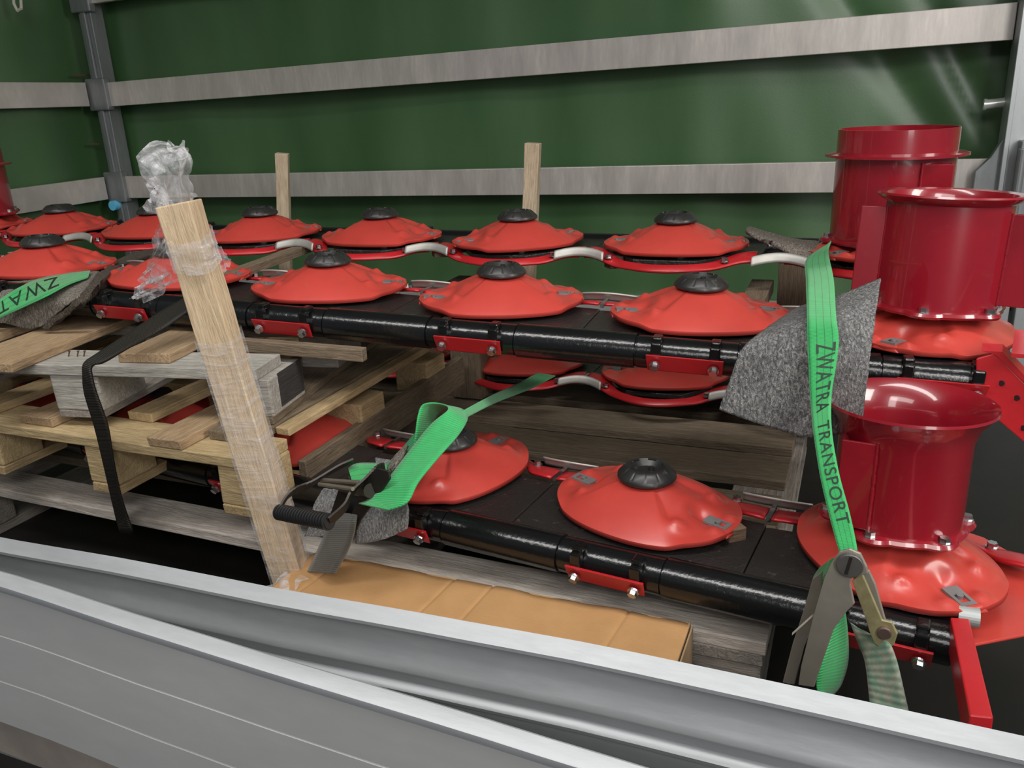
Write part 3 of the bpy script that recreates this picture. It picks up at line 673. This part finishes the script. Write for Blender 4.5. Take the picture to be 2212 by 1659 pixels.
text_on(rib, 'ZWATRA', sd[4]+.002, tl*.385, .28, .92, so, -.0018); text_on(rib, 'TRANSPORT', sd[4]+.002+tl*.45, tl*.55, .28, .92, so, -.0018)
lo = Ribbon([(pt(1772, 1225, Y=1.03), pt(1800, 1205, Y=1.00)), (pt(1757, 1252, Y=1.05), pt(1795, 1235, Y=1.0)), (pt(1764, 1285, Y=1.04), pt(1792, 1265, Y=1.0))])
rbuild(lo, 'spool_webbing', STRAP, strap)
lo = Ribbon([(pt(1800, 1290, Y=1.04), pt(1818, 1290, Y=1.04)), (pt(1795, 1360, Y=1.03), pt(1828, 1340, Y=1.05)), (pt(1770, 1440, Y=1.00), pt(1832, 1420, Y=1.06)), (pt(1765, 1480, Y=.99), pt(1818, 1475, Y=1.05)), (pt(1770, 1500, Y=.98), pt(1800, 1500, Y=1.05))])
rbuild(lo, 'hanging_tail', STRAPP, strap)
rt = empty('ratchet_buckle', pt(1830, 1230, Y=.99), 'grey zinc ratchet buckle pulled down at the right strap, beside the red arm', 'ratchet'); bpy.context.view_layer.update()
def wc(mb, name, m, root, **k): return mb.xf(Matrix.Translation(-root.location)).build(name, m, root, **k)
def plate(pts_, Y, th): # pixel outline at depth Y -> plate of thickness th (away)
    P = [pt(x, y, Y=Y) for x, y in pts_]; return MB().extrude(P, (0, 0, 0), (th*.3, th, 0))
wc(plate([(1812, 1192), (1835, 1186), (1858, 1196), (1872, 1225), (1874, 1240), (1838, 1250), (1836, 1262), (1845, 1305), (1830, 1320), (1800, 1360), (1762, 1470), (1758, 1485), (1724, 1480), (1730, 1440), (1757, 1330), (1780, 1250), (1796, 1215)], .97, .004), 'handle_plate', RATM, rt, bevel=.001)
wc(plate([(1755, 1250), (1775, 1235), (1775, 1290), (1760, 1340), (1735, 1400), (1715, 1480), (1690, 1475), (1712, 1390), (1735, 1320)], 1.01, .004), 'handle_plate', RATM, rt, bevel=.001)
c = pt(1836, 1221, Y=.966); wc(MB().tube(c+V((0, -.003, 0)), c+V((0, .014, 0)), .0155, n=28), 'spool', metal('spool_zinc', (.26, .25, .24), .4, .8), rt, bevel=.001)
c = pt(1833, 1222, Y=.9625); wc(MB().bar(c+V((-.002, 0, -.012)), c+V((.002, 0, .012)), (.0018, 0, 0), (0, .0006, 0)), 'spool_slot', RATK, rt)
wc(plate([(1840, 1255), (1862, 1240), (1872, 1262), (1905, 1340), (1926, 1345), (1938, 1370), (1930, 1395), (1908, 1405), (1888, 1390), (1878, 1365), (1872, 1345)], .985, .004), 'link_plate', RATY, rt, bevel=.001)
wc(plate([(1838, 1240), (1876, 1232), (1890, 1262), (1915, 1350), (1895, 1350)], .992, .004), 'link_plate', RATM, rt, bevel=.001)
c = pt(1910, 1370, Y=.98); wc(MB().tube(c, c+V((0, .012, 0)), .0085, n=24), 'link_bolt', metal('brown_zinc', (.26, .18, .15), .4, .7), rt, bevel=.0015)
wc(MB().bar(pt(1713, 1368, Y=.975), pt(1755, 1330, Y=.985), (.001, .002, 0), (.0, .001, .0015)), 'release_tab', RATM, rt)
ws = Ribbon([(pt(1838, 1345, Y=1.02), pt(1880, 1375, Y=1.0)), (pt(1855, 1390, Y=1.0), pt(1915, 1385, Y=.985)), (pt(1870, 1430, Y=.99), pt(1935, 1425, Y=.975)), (pt(1878, 1500, Y=.97), pt(1958, 1520, Y=.955)), (pt(1885, 1570, Y=.95), pt(1975, 1590, Y=.94))])
w2 = empty('anchor_webbing', pt(1900, 1450, Y=.99), 'faded grey green short webbing hanging from the right ratchet down behind the dropside', 'strap')
rbuild(ws, 'webbing', WEBG, w2, th=.004)

# left strap with its ratchet
strap2 = empty('lashing_strap', pt(900, 980, Y=1.1), 'plain green strap tail looped over the lower left disc, from the dark ratchet', 'strap')
tail = Ribbon([(pt(775, 1088, Y=1.02), pt(838, 1102, Y=1.0)), (pt(795, 1078, Y=1.03), pt(880, 1085, Y=1.01)), (pt(830, 1045, Y=1.05), pt(905, 1040, Y=1.04)), (pt(880, 980, Y=1.10), pt(950, 985, Y=1.09)), (pt(930, 918, Y=1.15), pt(990, 940, Y=1.14)), (pt(968, 884, Y=1.18), pt(1010, 905, Y=1.20)),
               (pt(950, 872, Y=1.22), pt(1000, 885, Y=1.27)), (pt(915, 874, Y=1.20), pt(965, 880, Y=1.28)), (pt(903, 900, Y=1.18), pt(940, 905, Y=1.25)), (pt(897, 945, Y=1.16), pt(925, 945, Y=1.20)), (pt(890, 985, Y=1.15), pt(905, 990, Y=1.18))])
rbuild(tail, 'webbing', STRAPP, strap2)
far = Ribbon([(pt(998, 888, Y=1.22), pt(1008, 902, Y=1.22)), (pt(1060, 855, Y=1.45), pt(1072, 870, Y=1.45)), (pt(1120, 828, Y=1.70), pt(1150, 838, Y=1.70)), (pt(1160, 806, Y=1.90), pt(1200, 812, Y=1.90))])
rbuild(far, 'webbing', STRAPP, strap2)
low = Ribbon([(pt(752, 1012, Y=1.10), pt(762, 1045, Y=1.06)), (pt(775, 1001, Y=1.12), pt(790, 1046, Y=1.06)), (pt(835, 1002, Y=1.15), pt(838, 1040, Y=1.08))])
rbuild(low, 'spool_webbing', STRAP, strap2)
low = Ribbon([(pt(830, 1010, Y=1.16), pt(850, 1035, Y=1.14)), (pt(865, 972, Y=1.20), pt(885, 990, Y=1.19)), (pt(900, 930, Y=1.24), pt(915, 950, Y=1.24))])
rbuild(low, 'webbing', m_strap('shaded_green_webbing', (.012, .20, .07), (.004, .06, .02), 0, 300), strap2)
r2 = empty('ratchet_buckle', pt(760, 1060, Y=1.05), 'black ratchet buckle with ribbed rubber grip beside the big stake', 'ratchet')
g0, g1 = pt(602, 1106, Y=.985), pt(712, 1128, Y=.955)
grip = MB().tube(g0, g1, .0105, n=20)
for k in range(19):
    c = g0.lerp(g1, (k+.5)/19); dd = (g1-g0).normalized()*.0016; grip.tube(c-dd, c+dd, .0135, n=20)
wc(grip, 'rubber_grip', RUB, r2, smooth=True)
def strip(ptsY, w_, th, name, m):
    P = [pt(x, y, Y=Y) for x, y, Y in ptsY]; mb = MB()
    P = catmull(P, 6); 
    for i in range(len(P)-1):
        d = (P[i+1]-P[i]).normalized(); side = V((.75, .65, .1)); side = (side-d*side.dot(d)).normalized()
        mb.bar(P[i]-d*.001, P[i+1]+d*.001, side*th, d.cross(side)*w_)
    wc(mb, name, m, r2, smooth=True)
strip([(602, 1104, .985), (625, 1068, 1.01), (672, 1045, 1.04), (730, 1010, 1.08), (762, 995, 1.10)], .0085, .0016, 'handle_arm', RATK)
strip([(712, 1126, .955), (745, 1095, .985), (762, 1062, 1.01), (800, 1025, 1.04), (830, 1010, 1.06)], .0100, .0018, 'handle_arm', RATK)
wc(MB().tube(pt(690, 1046, Y=1.04), pt(762, 1056, Y=1.00), .0035, n=12).tube(pt(688, 1036, Y=1.06), pt(775, 1042, Y=1.02), .0035, n=12), 'release_bar', metal('worn_bar', (.35, .32, .26), .4, .8), r2)
wc(plate([(790, 1030), (815, 1012), (838, 1018), (842, 1035), (815, 1075), (778, 1125), (757, 1172), (745, 1170), (755, 1120)], 1.035, .004), 'side_plate', RATK, r2, bevel=.001)
wc(plate([(735, 1045), (752, 1030), (760, 1050), (745, 1090), (712, 1150), (700, 1150), (715, 1105)], 1.07, .004), 'side_plate', RATK, r2, bevel=.001)
c = pt(800, 1060, Y=1.03); wc(MB().tube(c, pt(742, 1050, Y=1.08), .012, n=20), 'spool', RATK, r2, smooth=True)
w3 = empty('anchor_webbing', pt(720, 1150, Y=1.06), 'dirty dark grey webbing below the left ratchet, going down behind the cardboard', 'strap')
rbuild(Ribbon([(pt(738, 1108, Y=1.06), pt(770, 1112, Y=1.03)), (pt(714, 1130, Y=1.055), pt(768, 1128, Y=1.02)), (pt(700, 1160, Y=1.05), pt(762, 1160, Y=1.02)), (pt(686, 1190, Y=1.045), pt(748, 1195, Y=1.02)), (pt(665, 1235, Y=1.04), pt(722, 1240, Y=1.01))]), 'webbing', WEBD, w3, th=.004)

# far left strap over the felt
strap3 = empty('lashing_strap', pt(90, 620, Y=1.30), 'bright green strap with black lettering crossing the brown felt at the left edge', 'strap')
def fY(y):
    K = ((560, 1.56), (585, 1.45), (600, 1.40), (622, 1.300), (642, 1.262), (700, 1.245), (760, 1.24))
    for (a, A), (b, B) in zip(K, K[1:]):
        if y <= b: return A+(B-A)*max(0, y-a)/(b-a)
    return K[-1][1]
sp = lambda x, y: pt(x, y, Y=fY(y)-.038)
rb3 = Ribbon([(sp(x0, y0), sp(x1, y1)) for x0, y0, x1, y1 in ((190, 600, 195, 585), (150, 614, 150, 590), (100, 640, 85, 602), (50, 664, 40, 622), (0, 688, -5, 650), (-60, 725, -60, 690))])
# ribbon runs to the lower left, letter tops toward its lower edge
s3 = rbuild(rb3, 'webbing', STRAP, strap3); bpy.context.view_layer.update()
text_on(rb3, 'ZWATRA', rb3.s[14], rb3.s[46]-rb3.s[14], .82, .20, s3, .0018)

# black band over the pallet corner
bd = Ribbon([(pt(455, 612, Y=1.42), pt(470, 635, Y=1.40)), (pt(398, 645, Y=1.30), pt(408, 672, Y=1.26)), (pt(345, 675, Y=1.24), pt(350, 712, Y=1.20)), (pt(275, 722, Y=1.14), pt(280, 750, Y=1.11)), (pt(205, 768, Y=1.055), pt(228, 780, Y=1.050)), (pt(182, 785, Y=1.037), pt(199, 792, Y=1.037)), (pt(180, 810, Y=1.035), pt(199, 815, Y=1.033)), (pt(184, 850, Y=1.04), pt(208, 850, Y=1.035)), (pt(205, 920, Y=1.05), pt(232, 920, Y=1.045)),
             (pt(222, 990, Y=1.065), pt(244, 990, Y=1.06)), (pt(238, 1060, Y=1.085), pt(258, 1060, Y=1.08)), (pt(252, 1120, Y=1.098), pt(274, 1112, Y=1.095)), (pt(258, 1142, Y=1.100), pt(286, 1145, Y=1.10)), (pt(262, 1150, Y=1.12), pt(288, 1152, Y=1.12))], 8)
b_ = empty('rubber_band', pt(190, 790, Y=1.04), 'worn black band stretched over the left pallet stack down to the bottom plank', 'band')
rbuild(bd, 'webbing', WEBK, b_, th=.005)

# ------------------------------------------------------------------ felt
def felt(rows, m, th, label, n=10, amp=.002, name='felt_sheet'):
    """rows of control points, each row the same count; Catmull patch"""
    R = [catmull([V(p) for p in r], n) for r in rows]; cols = list(zip(*R)); C2 = [catmull(list(c), n) for c in cols]
    h, w_ = len(C2[0]), len(C2); c0 = V(rows[0][0]); mb = MB()
    rr = random.Random(5)
    mb.add([C2[i][j]-c0+V((rr.uniform(-1, 1), rr.uniform(-1, 1), rr.uniform(-1, 1)))*amp*.25 for j in range(h) for i in range(w_)], [(j*w_+i, j*w_+i+1, (j+1)*w_+i+1, (j+1)*w_+i) for j in range(h-1) for i in range(w_-1)])
    o = mb.build(name, m, smooth=True, solid=th); o.location = c0; return tag(o, label, 'felt')
Q = lambda x, y, Y: pt(x, y, Y=Y)
felt([[Q(1712, 672, 1.42), Q(1750, 655, 1.42), Q(1810, 640, 1.40), Q(1903, 603, 1.40)],
      [Q(1640, 722, 1.30), Q(1740, 690, 1.30), Q(1820, 680, 1.30), Q(1893, 668, 1.32)],
      [Q(1600, 760, 1.262), Q(1720, 750, 1.262), Q(1815, 745, 1.27), Q(1884, 730, 1.29)],
      [Q(1577, 820, 1.255), Q(1700, 830, 1.255), Q(1800, 830, 1.26), Q(1876, 800, 1.27)],
      [Q(1553, 884, 1.25), Q(1650, 918, 1.25), Q(1755, 944, 1.26), Q(1860, 925, 1.27)]], FELT, .004, 'speckled grey felt sheet hanging over the upper bar beside the green strap')
fp = lambda x, y: pt(x, y, Y=fY(y))
felt([[fp(-60, 596), fp(40, 592), fp(110, 590), fp(215, 588)],
      [fp(-60, 625), fp(30, 620), fp(105, 615), fp(196, 614)],
      [fp(-60, 662), fp(20, 650), fp(95, 648), fp(170, 642)],
      [fp(-60, 690), fp(14, 684), fp(75, 682), fp(130, 672)],
      [fp(-60, 706), fp(8, 698), fp(60, 710), fp(98, 702)]], FELTW, .006, 'brownish grey felt pad under the far left green strap')
felt([[Q(92, 707, 1.236), Q(104, 712, 1.236)], [Q(134, 675, 1.240), Q(146, 680, 1.240)], [Q(176, 642, 1.250), Q(190, 648, 1.250)], [Q(212, 596, 1.37), Q(228, 604, 1.36)], [Q(250, 566, 1.60), Q(264, 576, 1.58)], [Q(310, 545, 1.78), Q(325, 556, 1.76)], [Q(400, 535, 1.95), Q(410, 545, 1.94)]], m_felt('dark_felt', (.03, .025, .02), (.07, .055, .04), (.16, .13, .10)), .012, 'dark rolled felt edge running from the far left pad back between two front discs', name='felt_strip')
felt([[Q(1618, 492, 2.02), Q(1660, 505, 2.0), Q(1720, 520, 1.98), Q(1770, 525, 1.98)], [Q(1612, 500, 1.97), Q(1660, 518, 1.93), Q(1720, 535, 1.90), Q(1768, 545, 1.90)], [Q(1640, 520, 1.92), Q(1680, 530, 1.88), Q(1730, 560, 1.86), Q(1765, 565, 1.86)]], FELTW, .010, 'rumpled beige grey felt behind the right strap at the back bar')
felt([[Q(812, 990, 1.20), Q(860, 1000, 1.18), Q(885, 1020, 1.16)], [Q(810, 1060, 1.115), Q(850, 1068, 1.11), Q(880, 1080, 1.11)], [Q(775, 1110, 1.07), Q(830, 1110, 1.07), Q(882, 1100, 1.07)], [Q(770, 1175, 1.05), Q(830, 1165, 1.055), Q(880, 1142, 1.06)]], FELTL, .005, 'light grey felt piece under the left ratchet, folded over the lower tube')
felt([[Q(700, 1055, 1.10), Q(735, 1058, 1.10)], [Q(680, 1090, 1.09), Q(730, 1100, 1.08)], [Q(672, 1130, 1.08), Q(720, 1140, 1.07)], [Q(660, 1158, 1.07), Q(705, 1160, 1.06)]], FELTL, .005, 'small grey felt scrap between the stake and the left ratchet')
felt([[Q(855, 985, 1.19), Q(880, 962, 1.20)], [Q(842, 1008, 1.16), Q(868, 990, 1.17)], [Q(835, 1025, 1.14), Q(850, 1010, 1.15)]], FELTW, .006, 'short folded felt end sticking up behind the green loop')

# ------------------------------------------------------------------ cardboard box
bx = empty('cardboard_box', (-.55, 1.0, 0), 'long low brown cardboard box on the bed between dropside and bottom pallet', 'box')
x0, x1, y0, y1, H = -.880, -.192, .88, 1.104, .164
def top(u, v):
    x = x0+(x1-x0)*u; y = y0+(y1-y0)*v; z = H
    for c_ in (.075, .40, .505, .845): z -= .0022*math.exp(-((u-c_-.03*(v-.5))/.004)**2)
    z += .0012*sin(u*21+v*3)+.0008*sin(u*47); 
    if v > .999: z -= .003
    return (x+.55, y-1.0, z)
MB().grid(top, 300, 12).build('top_face', CARD, bx, smooth=True, solid=.003)
MB().box(x0, x1-.004, y1-.003, y1, 0, H-.002).box(x0, x0+.003, y0, y1-.003, 0, H-.002).box(x0, x1-.004, y0, y0+.003, 0, H-.002).xf(Matrix.Translation((.55, -1.0, 0))).build('side_walls', CARD, bx)
fl = MB().box(x1-.003, x1, y0, y1, 0, H-.001).box(x1+.002, x1+.0045, y0+.004, y1-.004, .004, H-.004)
fl.xf(Matrix.Translation((.55, -1.0, 0))).build('end_flap', CARDE, bx)
film_m = MB().grid(lambda u, v: (x0+.55-.006+.05*u+.002*sin(v*20), y0-1.0+.02+.12*v, H+.004+.003*sin(u*9+v*14)), 12, 20).build('tape_scrap', FILM, bx, smooth=True)

# ------------------------------------------------------------------ small things
tag(MB().tube((0, -.01, 0), (0, .03, 0), .022, n=28).build('blue_cap', BLUE, smooth=True, loc=pt(246, 444, Y=2.90)), 'small bright blue round cap before the left corner post', 'cap')
q = pt(2128, 226, Y=2.96); q2 = pt(2180, 220, Y=2.96)
tag(MB().tube(q, q2, .014, n=20).tube(q+V((-.004, 0, 0)), q+V((.004, 0, 0)), .017, n=20).build('hook_bar', m_plain('white_zinc', (.75, .78, .74), .3, .4), smooth=True), 'short shiny bar on the tarp near the right post', 'fitting')
o = MB(); P = [pt(x, y, Y=2.6) for x, y in ((28, -20), (30, 8), (38, 24), (46, 18), (44, -20))]
for i in range(4): o.tube(P[i], P[i+1], .006, n=10)
tag(o.build('tarp_loop', CREAM, smooth=True), 'small pale loop hanging at the top left corner', 'loop')
for y, x0_, x1_, t in ((162, 158, 195, 'upper'), (311, 192, 218, 'lower')):
    a, b = pt(x0_, y, X=-3.24), pt(x1_, y, X=-3.24)
    tag(MB().bar(a, b, (.003, 0, 0), (0, 0, .004)).build('tarp_seam_tab', m_plain('brown_tab_'+t, (.10, .07, .04), .7)), '%s small brown tab on the left end tarp beside the corner post' % t, 'tab')
